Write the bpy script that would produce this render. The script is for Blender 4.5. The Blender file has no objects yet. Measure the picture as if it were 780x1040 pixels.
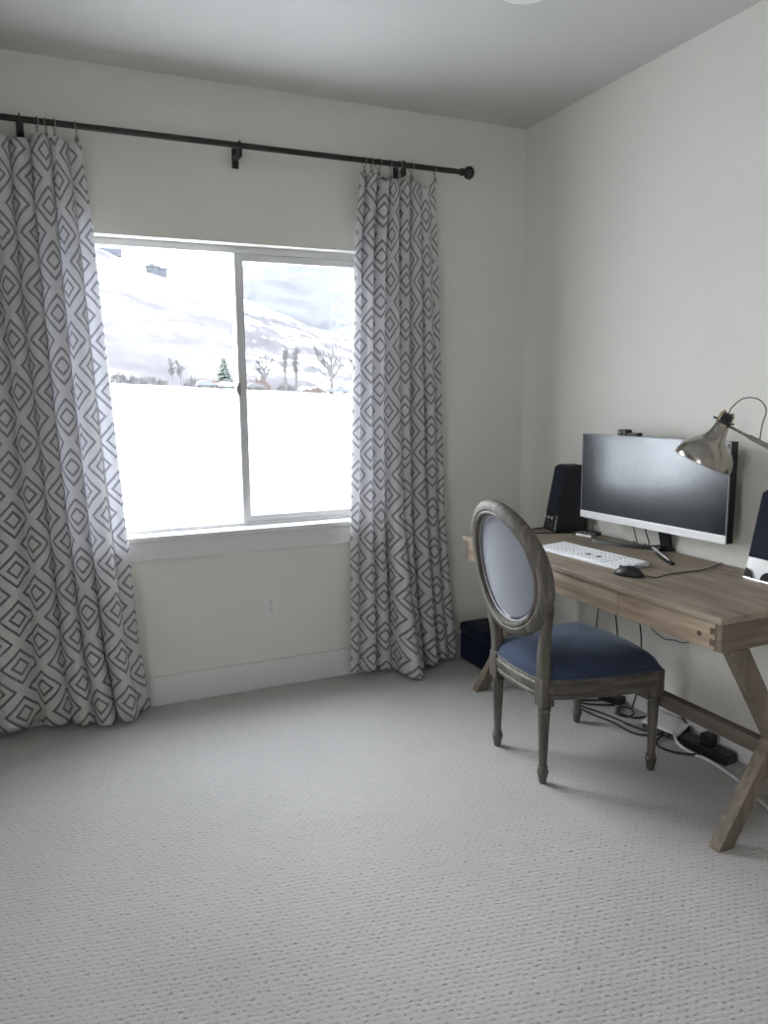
import bpy, bmesh, math, random
from mathutils import Vector, Matrix, noise as mnoise
random.seed(7)
PI = math.pi
S = bpy.context.scene
COL = S.collection

# ------------------------------------------------------------------ helpers
class MB:
    """collects shapes into one mesh"""
    def __init__(s):
        s.bm = bmesh.new()
        s.uv = None
    def box(s, a, b, rot=None, about=None):
        x0, y0, z0 = a; x1, y1, z1 = b
        ps = [(x0,y0,z0),(x1,y0,z0),(x1,y1,z0),(x0,y1,z0),(x0,y0,z1),(x1,y0,z1),(x1,y1,z1),(x0,y1,z1)]
        if rot is not None:
            c = Vector(about) if about else (Vector(a)+Vector(b))/2
            ps = [c + rot @ (Vector(p)-c) for p in ps]
        vs = [s.bm.verts.new(p) for p in ps]
        for f in ((0,3,2,1),(4,5,6,7),(0,1,5,4),(1,2,6,5),(2,3,7,6),(3,0,4,7)):
            s.bm.faces.new([vs[i] for i in f])
        return s
    def prism(s, poly, d0, d1, axis='y'):
        """extrude a 2D polygon; axis y: poly is (x,z); axis z: (x,y); axis x: (y,z)"""
        def P(p, d):
            return {'y':(p[0],d,p[1]), 'z':(p[0],p[1],d), 'x':(d,p[0],p[1])}[axis]
        a = [s.bm.verts.new(P(p,d0)) for p in poly]
        b = [s.bm.verts.new(P(p,d1)) for p in poly]
        n = len(poly)
        s.bm.faces.new(a); s.bm.faces.new(b[::-1])
        for i in range(n):
            s.bm.faces.new([a[i], b[i], b[(i+1)%n], a[(i+1)%n]])
        return s
    def loft(s, rings, cap=True, closed=True):
        R = [[s.bm.verts.new(p) for p in r] for r in rings]
        n = len(R[0])
        for i in range(len(R)-1):
            for j in range(n if closed else n-1):
                k = (j+1) % n
                s.bm.faces.new([R[i][j], R[i][k], R[i+1][k], R[i+1][j]])
        if cap:
            s.bm.faces.new(R[0][::-1]); s.bm.faces.new(R[-1])
        return s
    def torusloft(s, rings):
        R = [[s.bm.verts.new(p) for p in r] for r in rings]
        n = len(R[0]); m = len(R)
        for i in range(m):
            for j in range(n):
                k = (j+1) % n; l = (i+1) % m
                s.bm.faces.new([R[i][j], R[i][k], R[l][k], R[l][j]])
        return s
    def lathe(s, prof, base=(0,0,0), axis=(0,0,1), n=24, cap=True, flute=0, fl_r=None):
        """prof: list of (radius, height)"""
        ax = Vector(axis).normalized()
        t = ax.orthogonal().normalized(); b = ax.cross(t)
        base = Vector(base)
        rings = []
        for i, (r, h) in enumerate(prof):
            ring = []
            for k in range(n):
                a = 2*PI*k/n
                rr = r
                if flute and fl_r and fl_r[0] < h < fl_r[1]:
                    rr = r*(1 - 0.13*(0.5+0.5*math.cos(flute*a)))
                ring.append(base + ax*h + (t*math.cos(a) + b*math.sin(a))*rr)
            rings.append(ring)
        return s.loft(rings, cap)
    def tube(s, pts, r, n=8, cap=True, ry=None):
        pts = [Vector(p) for p in pts]
        rings = []
        up = None
        for i, p in enumerate(pts):
            d = (pts[min(i+1,len(pts)-1)] - pts[max(i-1,0)]).normalized()
            if up is None:
                up = d.orthogonal().normalized()
            up = (up - d*up.dot(d))
            if up.length < 1e-6: up = d.orthogonal()
            up.normalize()
            sd = d.cross(up)
            rr = r[i] if isinstance(r, (list, tuple)) else r
            rings.append([p + up*math.cos(2*PI*k/n)*rr + sd*math.sin(2*PI*k/n)*rr for k in range(n)])
        return s.loft(rings, cap)
    def cyl(s, p0, p1, r0, r1=None, n=16):
        return s.tube([p0, p1], [r0, r1 if r1 is not None else r0], n)
    def ring(s, c, axis, R, r, n=24, m=8):
        ax = Vector(axis).normalized(); t = ax.orthogonal().normalized(); b = ax.cross(t); c = Vector(c)
        rs = []
        for i in range(n):
            a = 2*PI*i/n; d = t*math.cos(a)+b*math.sin(a)
            rs.append([c + d*(R + r*math.cos(2*PI*k/m)) + ax*r*math.sin(2*PI*k/m) for k in range(m)])
        return s.torusloft(rs)
    def ball(s, c, r, n=12, sc=(1,1,1)):
        rings = []
        for i in range(1, n):
            a = PI*i/n
            rings.append([Vector(c)+Vector((sc[0]*r*math.sin(a)*math.cos(2*PI*k/(2*n)), sc[1]*r*math.sin(a)*math.sin(2*PI*k/(2*n)), -sc[2]*r*math.cos(a))) for k in range(2*n)])
        return s.loft(rings)
    def build(s, name, mat, parent=None, bevel=0, smooth=False, subd=0, seg=2):
        bmesh.ops.recalc_face_normals(s.bm, faces=s.bm.faces)
        me = bpy.data.meshes.new(name)
        s.bm.to_mesh(me); s.bm.free()
        if mat: me.materials.append(mat)
        o = bpy.data.objects.new(name, me); COL.objects.link(o)
        if parent: o.parent = parent
        if bevel:
            m = o.modifiers.new('bevel', 'BEVEL'); m.width = bevel; m.segments = seg
            m.limit_method = 'ANGLE'; m.angle_limit = math.radians(35)
        if subd:
            m = o.modifiers.new('sub', 'SUBSURF'); m.levels = subd; m.render_levels = subd
        if smooth:
            for p in me.polygons: p.use_smooth = True
            if smooth == 'auto':
                m = o.modifiers.new('split', 'EDGE_SPLIT'); m.split_angle = math.radians(38)
        return o

def empty(name, loc=(0,0,0), rz=0):
    o = bpy.data.objects.new(name, None); COL.objects.link(o)
    o.location = loc; o.rotation_euler = (0,0,rz); o.empty_display_size = .05
    return o
def tag(o, label, cat, group=None, kind=None):
    o['label'] = label; o['category'] = cat
    if group: o['group'] = group
    if kind: o['kind'] = kind
    return o
def struct(o, label=None, cat=None):
    o['kind'] = 'structure'
    if label: o['label'] = label
    if cat: o['category'] = cat
    return o
def copy_tree(o, parent=None):
    c = o.copy(); COL.objects.link(c)
    if parent: c.parent = parent
    for ch in list(o.children): copy_tree(ch, c)
    return c
def spline(pts, n=8):
    """Catmull-Rom through points"""
    P = [Vector(p) for p in pts]; P = [P[0]*2-P[1]] + P + [P[-1]*2-P[-2]]
    out = []
    for i in range(1, len(P)-2):
        for k in range(n):
            t = k/n
            out.append(.5*((2*P[i]) + (P[i+1]-P[i-1])*t + (2*P[i-1]-5*P[i]+4*P[i+1]-P[i+2])*t*t + (3*P[i]-P[i-1]-3*P[i+1]+P[i+2])*t**3))
    out.append(P[-2])
    return out
def lerp(a, b, t): return a+(b-a)*t
def interp(x, xs, ys):
    if x <= xs[0]: return ys[0]
    for i in range(len(xs)-1):
        if x <= xs[i+1]:
            return lerp(ys[i], ys[i+1], (x-xs[i])/(xs[i+1]-xs[i]))
    return ys[-1]
def sstep(a, b, x):
    t = max(0, min(1, (x-a)/(b-a))); return t*t*(3-2*t)

# ------------------------------------------------------------------ materials
def nodes(name):
    m = bpy.data.materials.new(name); m.use_nodes = True
    nt = m.node_tree; b = nt.nodes['Principled BSDF']
    return m, nt, b
def L(nt, a, b): nt.links.new(a, b)
def N(nt, t, **kw):
    n = nt.nodes.new(t)
    for k, v in kw.items(): setattr(n, k, v)
    return n
def M(nt, op, a, b=None, c=None, clamp=False):
    n = nt.nodes.new('ShaderNodeMath'); n.operation = op; n.use_clamp = clamp
    for i, v in enumerate((a, b, c)):
        if v is None: continue
        if isinstance(v, (int, float)): n.inputs[i].default_value = v
        else: nt.links.new(v, n.inputs[i])
    return n.outputs[0]
def ramp(nt, fac, stops):
    r = nt.nodes.new('ShaderNodeValToRGB')
    e = r.color_ramp.elements
    e[0].position, e[0].color = stops[0][0], (*stops[0][1], 1)
    e[1].position, e[1].color = stops[-1][0], (*stops[-1][1], 1)
    for p, c in stops[1:-1]:
        q = e.new(p); q.color = (*c, 1)
    nt.links.new(fac, r.inputs[0])
    return r.outputs[0]
def plain(name, col, rough=.5, metal=0, spec=.5, var=.06, scale=40, bump=0, bscale=200, coat=0):
    m, nt, b = nodes(name)
    tc = N(nt, 'ShaderNodeTexCoord')
    nz = N(nt, 'ShaderNodeTexNoise'); nz.inputs['Scale'].default_value = scale; nz.inputs['Detail'].default_value = 3
    L(nt, tc.outputs['Object'], nz.inputs['Vector'])
    c0 = tuple(max(0, c*(1-var)) for c in col); c1 = tuple(min(1, c*(1+var)) for c in col)
    L(nt, ramp(nt, nz.outputs['Fac'], [(.3, c0), (.7, c1)]), b.inputs['Base Color'])
    b.inputs['Roughness'].default_value = rough; b.inputs['Metallic'].default_value = metal
    b.inputs['Specular IOR Level'].default_value = spec
    if coat: b.inputs['Coat Weight'].default_value = coat
    if bump:
        n2 = N(nt, 'ShaderNodeTexNoise'); n2.inputs['Scale'].default_value = bscale
        L(nt, tc.outputs['Object'], n2.inputs['Vector'])
        bp = N(nt, 'ShaderNodeBump'); bp.inputs['Strength'].default_value = bump; bp.inputs['Distance'].default_value = .002
        L(nt, n2.outputs['Fac'], bp.inputs['Height']); L(nt, bp.outputs[0], b.inputs['Normal'])
    return m
def wood(name, axis, c0, c1, c2, rough=.6, scale=1.0):
    m, nt, b = nodes(name)
    tc = N(nt, 'ShaderNodeTexCoord'); mp = N(nt, 'ShaderNodeMapping')
    sc = [22*scale]*3; sc['xyz'.index(axis)] = 1.6*scale
    mp.inputs['Scale'].default_value = sc
    L(nt, tc.outputs['Object'], mp.inputs['Vector'])
    n1 = N(nt, 'ShaderNodeTexNoise'); n1.inputs['Scale'].default_value = 1.4; n1.inputs['Detail'].default_value = 8; n1.inputs['Roughness'].default_value = .62; n1.inputs['Distortion'].default_value = .8
    L(nt, mp.outputs[0], n1.inputs['Vector'])
    mp2 = N(nt, 'ShaderNodeMapping'); sc2 = [95*scale]*3; sc2['xyz'.index(axis)] = 4*scale; mp2.inputs['Scale'].default_value = sc2
    L(nt, tc.outputs['Object'], mp2.inputs['Vector'])
    n2 = N(nt, 'ShaderNodeTexNoise'); n2.inputs['Scale'].default_value = 1.0; n2.inputs['Detail'].default_value = 4
    L(nt, mp2.outputs[0], n2.inputs['Vector'])
    n3 = N(nt, 'ShaderNodeTexNoise'); n3.inputs['Scale'].default_value = 3.5; n3.inputs['Detail'].default_value = 2
    L(nt, tc.outputs['Object'], n3.inputs['Vector'])
    f = M(nt, 'ADD', M(nt, 'MULTIPLY', n1.outputs['Fac'], .6), M(nt, 'ADD', M(nt, 'MULTIPLY', n2.outputs['Fac'], .2), M(nt, 'MULTIPLY', n3.outputs['Fac'], .25)))
    L(nt, ramp(nt, f, [(.36, c0), (.52, c1), (.68, c2)]), b.inputs['Base Color'])
    b.inputs['Roughness'].default_value = rough
    bp = N(nt, 'ShaderNodeBump'); bp.inputs['Strength'].default_value = .25; bp.inputs['Distance'].default_value = .002
    L(nt, n2.outputs['Fac'], bp.inputs['Height']); L(nt, bp.outputs[0], b.inputs['Normal'])
    return m
def fabric(name, col, rough=.9, sheen=.3, scale=700, var=.12, sheen_tint=(1,1,1)):
    m, nt, b = nodes(name)
    tc = N(nt, 'ShaderNodeTexCoord')
    nz = N(nt, 'ShaderNodeTexNoise'); nz.inputs['Scale'].default_value = scale; nz.inputs['Detail'].default_value = 2
    L(nt, tc.outputs['Object'], nz.inputs['Vector'])
    n2 = N(nt, 'ShaderNodeTexNoise'); n2.inputs['Scale'].default_value = 14; n2.inputs['Detail'].default_value = 4
    L(nt, tc.outputs['Object'], n2.inputs['Vector'])
    f = M(nt, 'ADD', M(nt, 'MULTIPLY', nz.outputs['Fac'], .5), M(nt, 'MULTIPLY', n2.outputs['Fac'], .5))
    L(nt, ramp(nt, f, [(.3, tuple(c*(1-var) for c in col)), (.7, tuple(min(1, c*(1+var)) for c in col))]), b.inputs['Base Color'])
    b.inputs['Roughness'].default_value = rough
    b.inputs['Specular IOR Level'].default_value = .2
    b.inputs['Sheen Weight'].default_value = sheen; b.inputs['Sheen Roughness'].default_value = .4
    b.inputs['Sheen Tint'].default_value = (*sheen_tint, 1)
    bp = N(nt, 'ShaderNodeBump'); bp.inputs['Strength'].default_value = .15; bp.inputs['Distance'].default_value = .001
    L(nt, nz.outputs['Fac'], bp.inputs['Height']); L(nt, bp.outputs[0], b.inputs['Normal'])
    return m
def make_carpet():
    m, nt, b = nodes('carpet_loops')
    tc = N(nt, 'ShaderNodeTexCoord')
    # slight wander so the rows of loops are not perfect
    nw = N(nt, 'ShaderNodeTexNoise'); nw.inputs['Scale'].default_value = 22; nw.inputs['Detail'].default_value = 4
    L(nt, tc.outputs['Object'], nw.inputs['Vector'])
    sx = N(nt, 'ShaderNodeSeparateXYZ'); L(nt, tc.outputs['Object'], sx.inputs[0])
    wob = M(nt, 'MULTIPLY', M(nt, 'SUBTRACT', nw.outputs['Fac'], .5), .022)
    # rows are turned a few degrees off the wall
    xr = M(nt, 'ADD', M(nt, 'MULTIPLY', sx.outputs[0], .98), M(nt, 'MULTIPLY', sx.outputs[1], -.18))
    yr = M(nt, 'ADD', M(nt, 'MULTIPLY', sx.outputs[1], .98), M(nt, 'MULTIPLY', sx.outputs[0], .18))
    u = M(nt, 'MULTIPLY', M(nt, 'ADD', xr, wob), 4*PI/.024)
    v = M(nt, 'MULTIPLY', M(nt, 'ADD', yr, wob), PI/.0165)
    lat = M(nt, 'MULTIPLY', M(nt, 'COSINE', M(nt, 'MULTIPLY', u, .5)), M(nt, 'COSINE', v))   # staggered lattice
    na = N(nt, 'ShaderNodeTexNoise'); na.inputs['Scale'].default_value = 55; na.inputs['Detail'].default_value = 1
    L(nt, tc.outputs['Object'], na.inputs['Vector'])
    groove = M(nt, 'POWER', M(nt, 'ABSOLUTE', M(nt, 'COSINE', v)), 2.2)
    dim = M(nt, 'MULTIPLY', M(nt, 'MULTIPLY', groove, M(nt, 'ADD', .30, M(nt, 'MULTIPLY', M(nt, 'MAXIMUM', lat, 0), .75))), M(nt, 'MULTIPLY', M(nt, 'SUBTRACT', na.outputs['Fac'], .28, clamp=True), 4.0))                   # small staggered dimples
    nz = N(nt, 'ShaderNodeTexNoise'); nz.inputs['Scale'].default_value = 260; nz.inputs['Detail'].default_value = 3
    L(nt, tc.outputs['Object'], nz.inputs['Vector'])
    n3 = N(nt, 'ShaderNodeTexNoise'); n3.inputs['Scale'].default_value = 1.6; n3.inputs['Detail'].default_value = 4
    L(nt, tc.outputs['Object'], n3.inputs['Vector'])
    h = M(nt, 'ADD', M(nt, 'MULTIPLY', dim, -1.0), M(nt, 'MULTIPLY', nz.outputs['Fac'], .6))
    bp = N(nt, 'ShaderNodeBump'); bp.inputs['Strength'].default_value = .6; bp.inputs['Distance'].default_value = .004
    L(nt, h, bp.inputs['Height']); L(nt, bp.outputs[0], b.inputs['Normal'])
    f = M(nt, 'ADD', M(nt, 'ADD', M(nt, 'MULTIPLY', nz.outputs['Fac'], .62), M(nt, 'MULTIPLY', n3.outputs['Fac'], .22)), M(nt, 'MULTIPLY', dim, -.10))  # dimples tinted darker too, shade between loops put into the colour
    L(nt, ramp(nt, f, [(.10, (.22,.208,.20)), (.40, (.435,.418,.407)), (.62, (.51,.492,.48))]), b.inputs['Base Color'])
    b.inputs['Roughness'].default_value = .95; b.inputs['Specular IOR Level'].default_value = .1
    b.inputs['Sheen Weight'].default_value = .25
    return m
def make_curtain_mat():
    """cream cloth woven with grey concentric diamonds, on the cloth's own UV in metres; lets daylight through"""
    m = bpy.data.materials.new('diamond_cloth'); m.use_nodes = True
    nt = m.node_tree; nt.nodes.clear()
    out = N(nt, 'ShaderNodeOutputMaterial')
    uv = N(nt, 'ShaderNodeUVMap'); sx = N(nt, 'ShaderNodeSeparateXYZ'); L(nt, uv.outputs[0], sx.inputs[0])
    nz = N(nt, 'ShaderNodeTexNoise'); nz.inputs['Scale'].default_value = 150
    L(nt, uv.outputs[0], nz.inputs['Vector'])
    jit = M(nt, 'MULTIPLY', M(nt, 'SUBTRACT', nz.outputs['Fac'], .5), .07)
    P, Q = .200, .206
    a = M(nt, 'DIVIDE', sx.outputs[0], P); c = M(nt, 'DIVIDE', sx.outputs[1], Q)
    # rhombic lattice: p = a + c, q = a - c, distance to the nearest integer lattice point in the max norm = diamonds
    p = M(nt, 'ADD', a, c); q = M(nt, 'SUBTRACT', a, c)
    dp = M(nt, 'ABSOLUTE', M(nt, 'SUBTRACT', M(nt, 'FRACT', p), .5))
    dq = M(nt, 'ABSOLUTE', M(nt, 'SUBTRACT', M(nt, 'FRACT', q), .5))
    r = M(nt, 'ADD', M(nt, 'MULTIPLY', M(nt, 'MAXIMUM', dp, dq), 2.0), jit)     # 0 at a diamond's centre, 1 on its rim
    def band(lo, hi):
        return M(nt, 'MULTIPLY', M(nt, 'GREATER_THAN', r, lo), M(nt, 'LESS_THAN', r, hi))
    line = M(nt, 'ADD', band(.265, .395), band(.635, .775), clamp=True)
    mx = N(nt, 'ShaderNodeMix'); mx.data_type = 'RGBA'
    L(nt, line, mx.inputs[0])
    mx.inputs[6].default_value = (.74,.725,.71,1); mx.inputs[7].default_value = (.20,.192,.195,1)
    df = N(nt, 'ShaderNodeBsdfDiffuse'); L(nt, mx.outputs[2], df.inputs[0])
    tl = N(nt, 'ShaderNodeBsdfTranslucent')
    mx2 = N(nt, 'ShaderNodeMix'); mx2.data_type = 'RGBA'; L(nt, line, mx2.inputs[0])
    mx2.inputs[6].default_value = (.74,.74,.79,1); mx2.inputs[7].default_value = (.58,.58,.64,1)
    L(nt, mx2.outputs[2], tl.inputs[0])
    bn = N(nt, 'ShaderNodeTexNoise'); bn.inputs['Scale'].default_value = 420; L(nt, uv.outputs[0], bn.inputs['Vector'])
    bp = N(nt, 'ShaderNodeBump'); bp.inputs['Strength'].default_value = .2; bp.inputs['Distance'].default_value = .001
    L(nt, bn.outputs['Fac'], bp.inputs['Height']); L(nt, bp.outputs[0], df.inputs['Normal'])
    ms = N(nt, 'ShaderNodeMixShader'); ms.inputs[0].default_value = .33
    L(nt, df.outputs[0], ms.inputs[1]); L(nt, tl.outputs[0], ms.inputs[2]); L(nt, ms.outputs[0], out.inputs[0])
    return m
def make_glass(name, tint, gloss=1.0):
    m = bpy.data.materials.new(name); m.use_nodes = True
    nt = m.node_tree; nt.nodes.clear()
    out = N(nt, 'ShaderNodeOutputMaterial')
    lw = N(nt, 'ShaderNodeLayerWeight'); lw.inputs[0].default_value = .5
    fr = M(nt, 'ADD', .035, M(nt, 'MULTIPLY', M(nt, 'POWER', lw.outputs['Facing'], 5.0), .6))
    tr = N(nt, 'ShaderNodeBsdfTransparent'); tr.inputs[0].default_value = (*tint, 1)
    gl = N(nt, 'ShaderNodeBsdfGlossy'); gl.inputs['Roughness'].default_value = .02
    ms = N(nt, 'ShaderNodeMixShader')
    L(nt, M(nt, 'MULTIPLY', fr, gloss), ms.inputs[0]); L(nt, tr.outputs[0], ms.inputs[1]); L(nt, gl.outputs[0], ms.inputs[2])
    L(nt, ms.outputs[0], out.inputs[0])
    return m
def make_screen_mesh():
    """insect screen: fine grey threads with open holes"""
    m = bpy.data.materials.new('screen_mesh'); m.use_nodes = True
    nt = m.node_tree; nt.nodes.clear()
    out = N(nt, 'ShaderNodeOutputMaterial')
    tr = N(nt, 'ShaderNodeBsdfTransparent'); df = N(nt, 'ShaderNodeBsdfDiffuse'); df.inputs[0].default_value = (.20,.20,.22,1)
    ms = N(nt, 'ShaderNodeMixShader'); ms.inputs[0].default_value = .16
    L(nt, tr.outputs[0], ms.inputs[1]); L(nt, df.outputs[0], ms.inputs[2]); L(nt, ms.outputs[0], out.inputs[0])
    return m
def make_hill(name, brush, snow, sc, thr, patches=False):
    m, nt, b = nodes(name)
    tc = N(nt, 'ShaderNodeTexCoord')
    n1 = N(nt, 'ShaderNodeTexNoise'); n1.inputs['Scale'].default_value = sc; n1.inputs['Detail'].default_value = 7; n1.inputs['Roughness'].default_value = .7
    mp = N(nt, 'ShaderNodeMapping'); mp.inputs['Scale'].default_value = (1, .6, 2.2)
    L(nt, tc.outputs['Object'], mp.inputs['Vector']); L(nt, mp.outputs[0], n1.inputs['Vector'])
    n2 = N(nt, 'ShaderNodeTexNoise'); n2.inputs['Scale'].default_value = sc*.18; n2.inputs['Detail'].default_value = 3
    L(nt, mp.outputs[0], n2.inputs['Vector'])
    f = M(nt, 'ADD', M(nt, 'MULTIPLY', n1.outputs['Fac'], .62), M(nt, 'MULTIPLY', n2.outputs['Fac'], .5))
    L(nt, ramp(nt, f, [(thr, snow), (thr+.025, tuple(c*1.25 for c in brush)), (thr+.12, tuple(c*.85 for c in brush))]), b.inputs['Base Color'])
    b.inputs['Roughness'].default_value = .9; b.inputs['Specular IOR Level'].default_value = .1
    return m

MT = {}
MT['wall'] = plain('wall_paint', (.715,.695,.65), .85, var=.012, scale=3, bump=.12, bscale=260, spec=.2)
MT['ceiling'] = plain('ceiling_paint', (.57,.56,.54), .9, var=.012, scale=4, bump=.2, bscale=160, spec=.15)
MT['trim'] = plain('trim_paint', (.69,.68,.685), .4, var=.01)
MT['vinyl'] = plain('window_vinyl', (.60,.60,.60), .35, var=.01)
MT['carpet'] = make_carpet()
MT['cloth'] = make_curtain_mat()
MT['rod'] = plain('dark_bronze', (.045,.038,.037), .42, metal=.6, var=.15)
MT['ringmetal'] = plain('dull_steel', (.30,.29,.28), .35, metal=.9, var=.1)
MT['glass'] = make_glass('pane_glass', (.97,.98,.98))
MT['screen_mesh'] = make_screen_mesh()
MT['plate'] = plain('white_plastic', (.72,.715,.70), .35, var=.01)
MT['slot'] = plain('slot_black', (.02,.02,.02), .6)
DW = ((.135,.103,.077), (.270,.218,.168), (.40,.338,.27))
MT['deskY'] = wood('weathered_wood_lengthwise', 'y', *DW)
MT['deskShaded'] = wood('shaded_weathered_wood', 'y', (.055,.041,.031), (.11,.086,.066), (.17,.138,.11))  # desk wood with the shade under the top put into its colour
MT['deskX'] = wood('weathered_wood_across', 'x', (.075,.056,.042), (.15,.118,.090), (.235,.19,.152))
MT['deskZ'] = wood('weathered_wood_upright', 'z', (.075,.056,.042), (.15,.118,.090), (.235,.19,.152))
MT['deskFront'] = wood('drawer_wood', 'y', (.14,.098,.066), (.30,.228,.163), (.44,.36,.275), scale=.8)
MT['knot'] = plain('wood_knot', (.06,.04,.028), .7, var=.4, scale=200)
MT['endgrain'] = plain('end_grain', (.10,.07,.05), .75, var=.35, scale=150)
MT['chairwood'] = wood('greyed_oak', 'z', (.034,.029,.024), (.082,.072,.060), (.165,.148,.128), scale=1.4)
MT['chairwoodX'] = wood('greyed_oak_lengthwise', 'x', (.034,.029,.024), (.082,.072,.060), (.165,.148,.128), scale=1.4)
MT['blue'] = fabric('slate_blue_fabric', (.034,.048,.085), sheen=.3, sheen_tint=(.75,.85,1))
MT['backblue'] = fabric('grey_blue_velvet', (.145,.152,.178), sheen=.6, sheen_tint=(.9,.93,1), var=.07)
MT['piping'] = fabric('pale_piping', (.34,.34,.36), sheen=.3)
MT['black'] = plain('black_plastic', (.007,.008,.012), .48, var=.2)
MT['navyblack'] = fabric('speaker_cloth', (.010,.013,.024), rough=.85, sheen=.1, scale=1500)
MT['gloss_black'] = plain('gloss_black', (.010,.010,.013), .12, var=.1)
MT['silver'] = plain('silver_plastic', (.66,.66,.67), .3, metal=.25, var=.02)
MT['bezelgrey'] = plain('bezel_grey', (.20,.20,.22), .35, metal=.3, var=.02)
MT['chrome'] = plain('chrome', (.75,.75,.76), .12, metal=1, var=.02)
MT['whitegloss'] = plain('white_gloss', (.78,.78,.79), .18, var=.01)
MT['keywhite'] = plain('key_white', (.76,.77,.80), .45, var=.01)
MT['bodywhite'] = plain('keyboard_white', (.62,.63,.66), .4, var=.02)
MT['keydark'] = plain('key_mark_dark', (.10,.10,.11), .5)
MT['nickel'] = plain('brushed_nickel', (.36,.335,.305), .24, metal=1, var=.10, scale=60)
MT['brass'] = plain('pale_brass', (.62,.52,.36), .25, metal=1, var=.05)
MT['grey_arm'] = plain('grey_steel', (.22,.215,.205), .4, metal=.8, var=.08)
MT['cable'] = plain('black_cable', (.014,.014,.015), .55)
MT['greycable'] = plain('grey_cable', (.10,.10,.10), .5)
MT['whitecable'] = plain('white_cable', (.68,.68,.68), .45, var=.02)
MT['navy'] = fabric('navy_canvas', (.006,.011,.030), sheen=.12, scale=900)
MT['lampin'] = plain('can_light_trim', (.78,.78,.77), .5, var=.01)
MT['lens'] = plain('frosted_lens', (.52,.525,.52), .6, var=.01)
# monitor panel: satin black that mirrors the window as a soft blur
m, nt, b = nodes('screen_panel')
b.inputs['Base Color'].default_value = (.012,.016,.024,1); b.inputs['Roughness'].default_value = .19
b.inputs['Specular IOR Level'].default_value = .85
MT['panel'] = m
# outdoors
MT['snow'] = plain('snow', (.62,.635,.66), .8, var=.03, scale=.4, bump=.3, bscale=2, spec=.2)
m, nt, b = nodes('field_snow')
tc = N(nt, 'ShaderNodeTexCoord'); mp = N(nt, 'ShaderNodeMapping'); mp.inputs['Scale'].default_value = (.16,.055,.1)
L(nt, tc.outputs['Object'], mp.inputs['Vector'])
n1 = N(nt, 'ShaderNodeTexNoise'); n1.inputs['Scale'].default_value = 2.2; n1.inputs['Detail'].default_value = 6; n1.inputs['Roughness'].default_value = .65
L(nt, mp.outputs[0], n1.inputs['Vector'])
L(nt, ramp(nt, n1.outputs['Fac'], [(.60, (.62,.635,.66)), (.66, (.075,.073,.076)), (.74, (.058,.056,.058))]), b.inputs['Base Color'])
b.inputs['Roughness'].default_value = .85; b.inputs['Specular IOR Level'].default_value = .15
MT['field'] = m
MT['hill'] = make_hill('near_hill', (.034,.032,.036), (.30,.31,.33), .055, .545)
MT['hillfar'] = make_hill('far_hill_hazed', (.051,.052,.058), (.066,.067,.072), .018, .50)  # mist painted in: brush and snow kept close and pale
MT['bark'] = plain('bare_bark', (.044,.039,.039), .9, var=.2)
MT['redbrush'] = plain('red_twigs', (.066,.044,.038), .9, var=.2)
MT['conifer'] = plain('conifer_green', (.044,.053,.044), .9, var=.3, scale=3)
MT['greybrush'] = plain('grey_twigs', (.046,.042,.044), .9, var=.2)
MT['carblue'] = plain('car_blue', (.035,.042,.065), .35)
MT['carwhite'] = plain('car_white', (.09,.09,.10), .35)
MT['cardark'] = plain('car_dark', (.03,.031,.035), .35)
MT['tyre'] = plain('tyre', (.03,.03,.03), .8)
MT['housewall'] = plain('house_siding', (.027,.030,.040), .8)
MT['houseroof'] = plain('house_roof_snow', (.040,.043,.052), .8)
MT['road'] = plain('wet_road', (.048,.048,.052), .7, var=.15, scale=.5)

# ------------------------------------------------------------------ room shell
XW, YB, CH = -3.75, -4.9, 2.76        # left wall, rear wall, ceiling height
WX0, WX1, WZ0, WZ1 = -2.215, -.862, .775, 2.095   # window opening
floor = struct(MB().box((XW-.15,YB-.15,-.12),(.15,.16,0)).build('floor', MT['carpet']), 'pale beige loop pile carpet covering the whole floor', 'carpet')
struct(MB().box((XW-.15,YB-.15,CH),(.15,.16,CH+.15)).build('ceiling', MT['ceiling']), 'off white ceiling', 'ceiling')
struct(MB().box((0,YB-.15,0),(.15,.16,CH)).build('wall_right', MT['wall']), 'warm grey wall behind the desk', 'wall')
wb = MB()
wb.box((XW-.15,0,0),(WX0,.16,CH)); wb.box((WX1,0,0),(0,.16,CH)); wb.box((WX0,0,0),(WX1,.16,WZ0)); wb.box((WX0,0,WZ1),(WX1,.16,CH))
struct(wb.build('wall_back', MT['wall']), 'warm grey wall around the window', 'wall')
# left wall with an unseen opening added to let in fill light, and rear wall (both behind the camera)
LY0, LY1 = -3.62, -3.25
wl = MB()
wl.box((XW-.15,YB-.15,0),(XW,LY0,CH)); wl.box((XW-.15,LY1,0),(XW,.16,CH)); wl.box((XW-.15,LY0,2.05),(XW,LY1,CH))
struct(wl.build('wall_left', MT['wall']), 'warm grey wall left of the camera', 'wall')
wr = MB().box((XW-.15,YB-.15,0),(.15,YB,CH))
struct(wr.build('wall_rear', MT['wall']), 'warm grey wall behind the camera', 'wall')
# baseboards
def bboard(name, p, axis):
    return struct(p.build(name, MT['trim'], bevel=.004))
bboard('baseboard_back', MB().box((XW,-.014,0),(0,0,.14)), 0)
bboard('baseboard_right', MB().box((-.014,YB,0),(0,-.014,.14)), 0)
bboard('baseboard_left', MB().box((XW,LY1,0),(XW+.014,-.014,.14)), 0)

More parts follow.
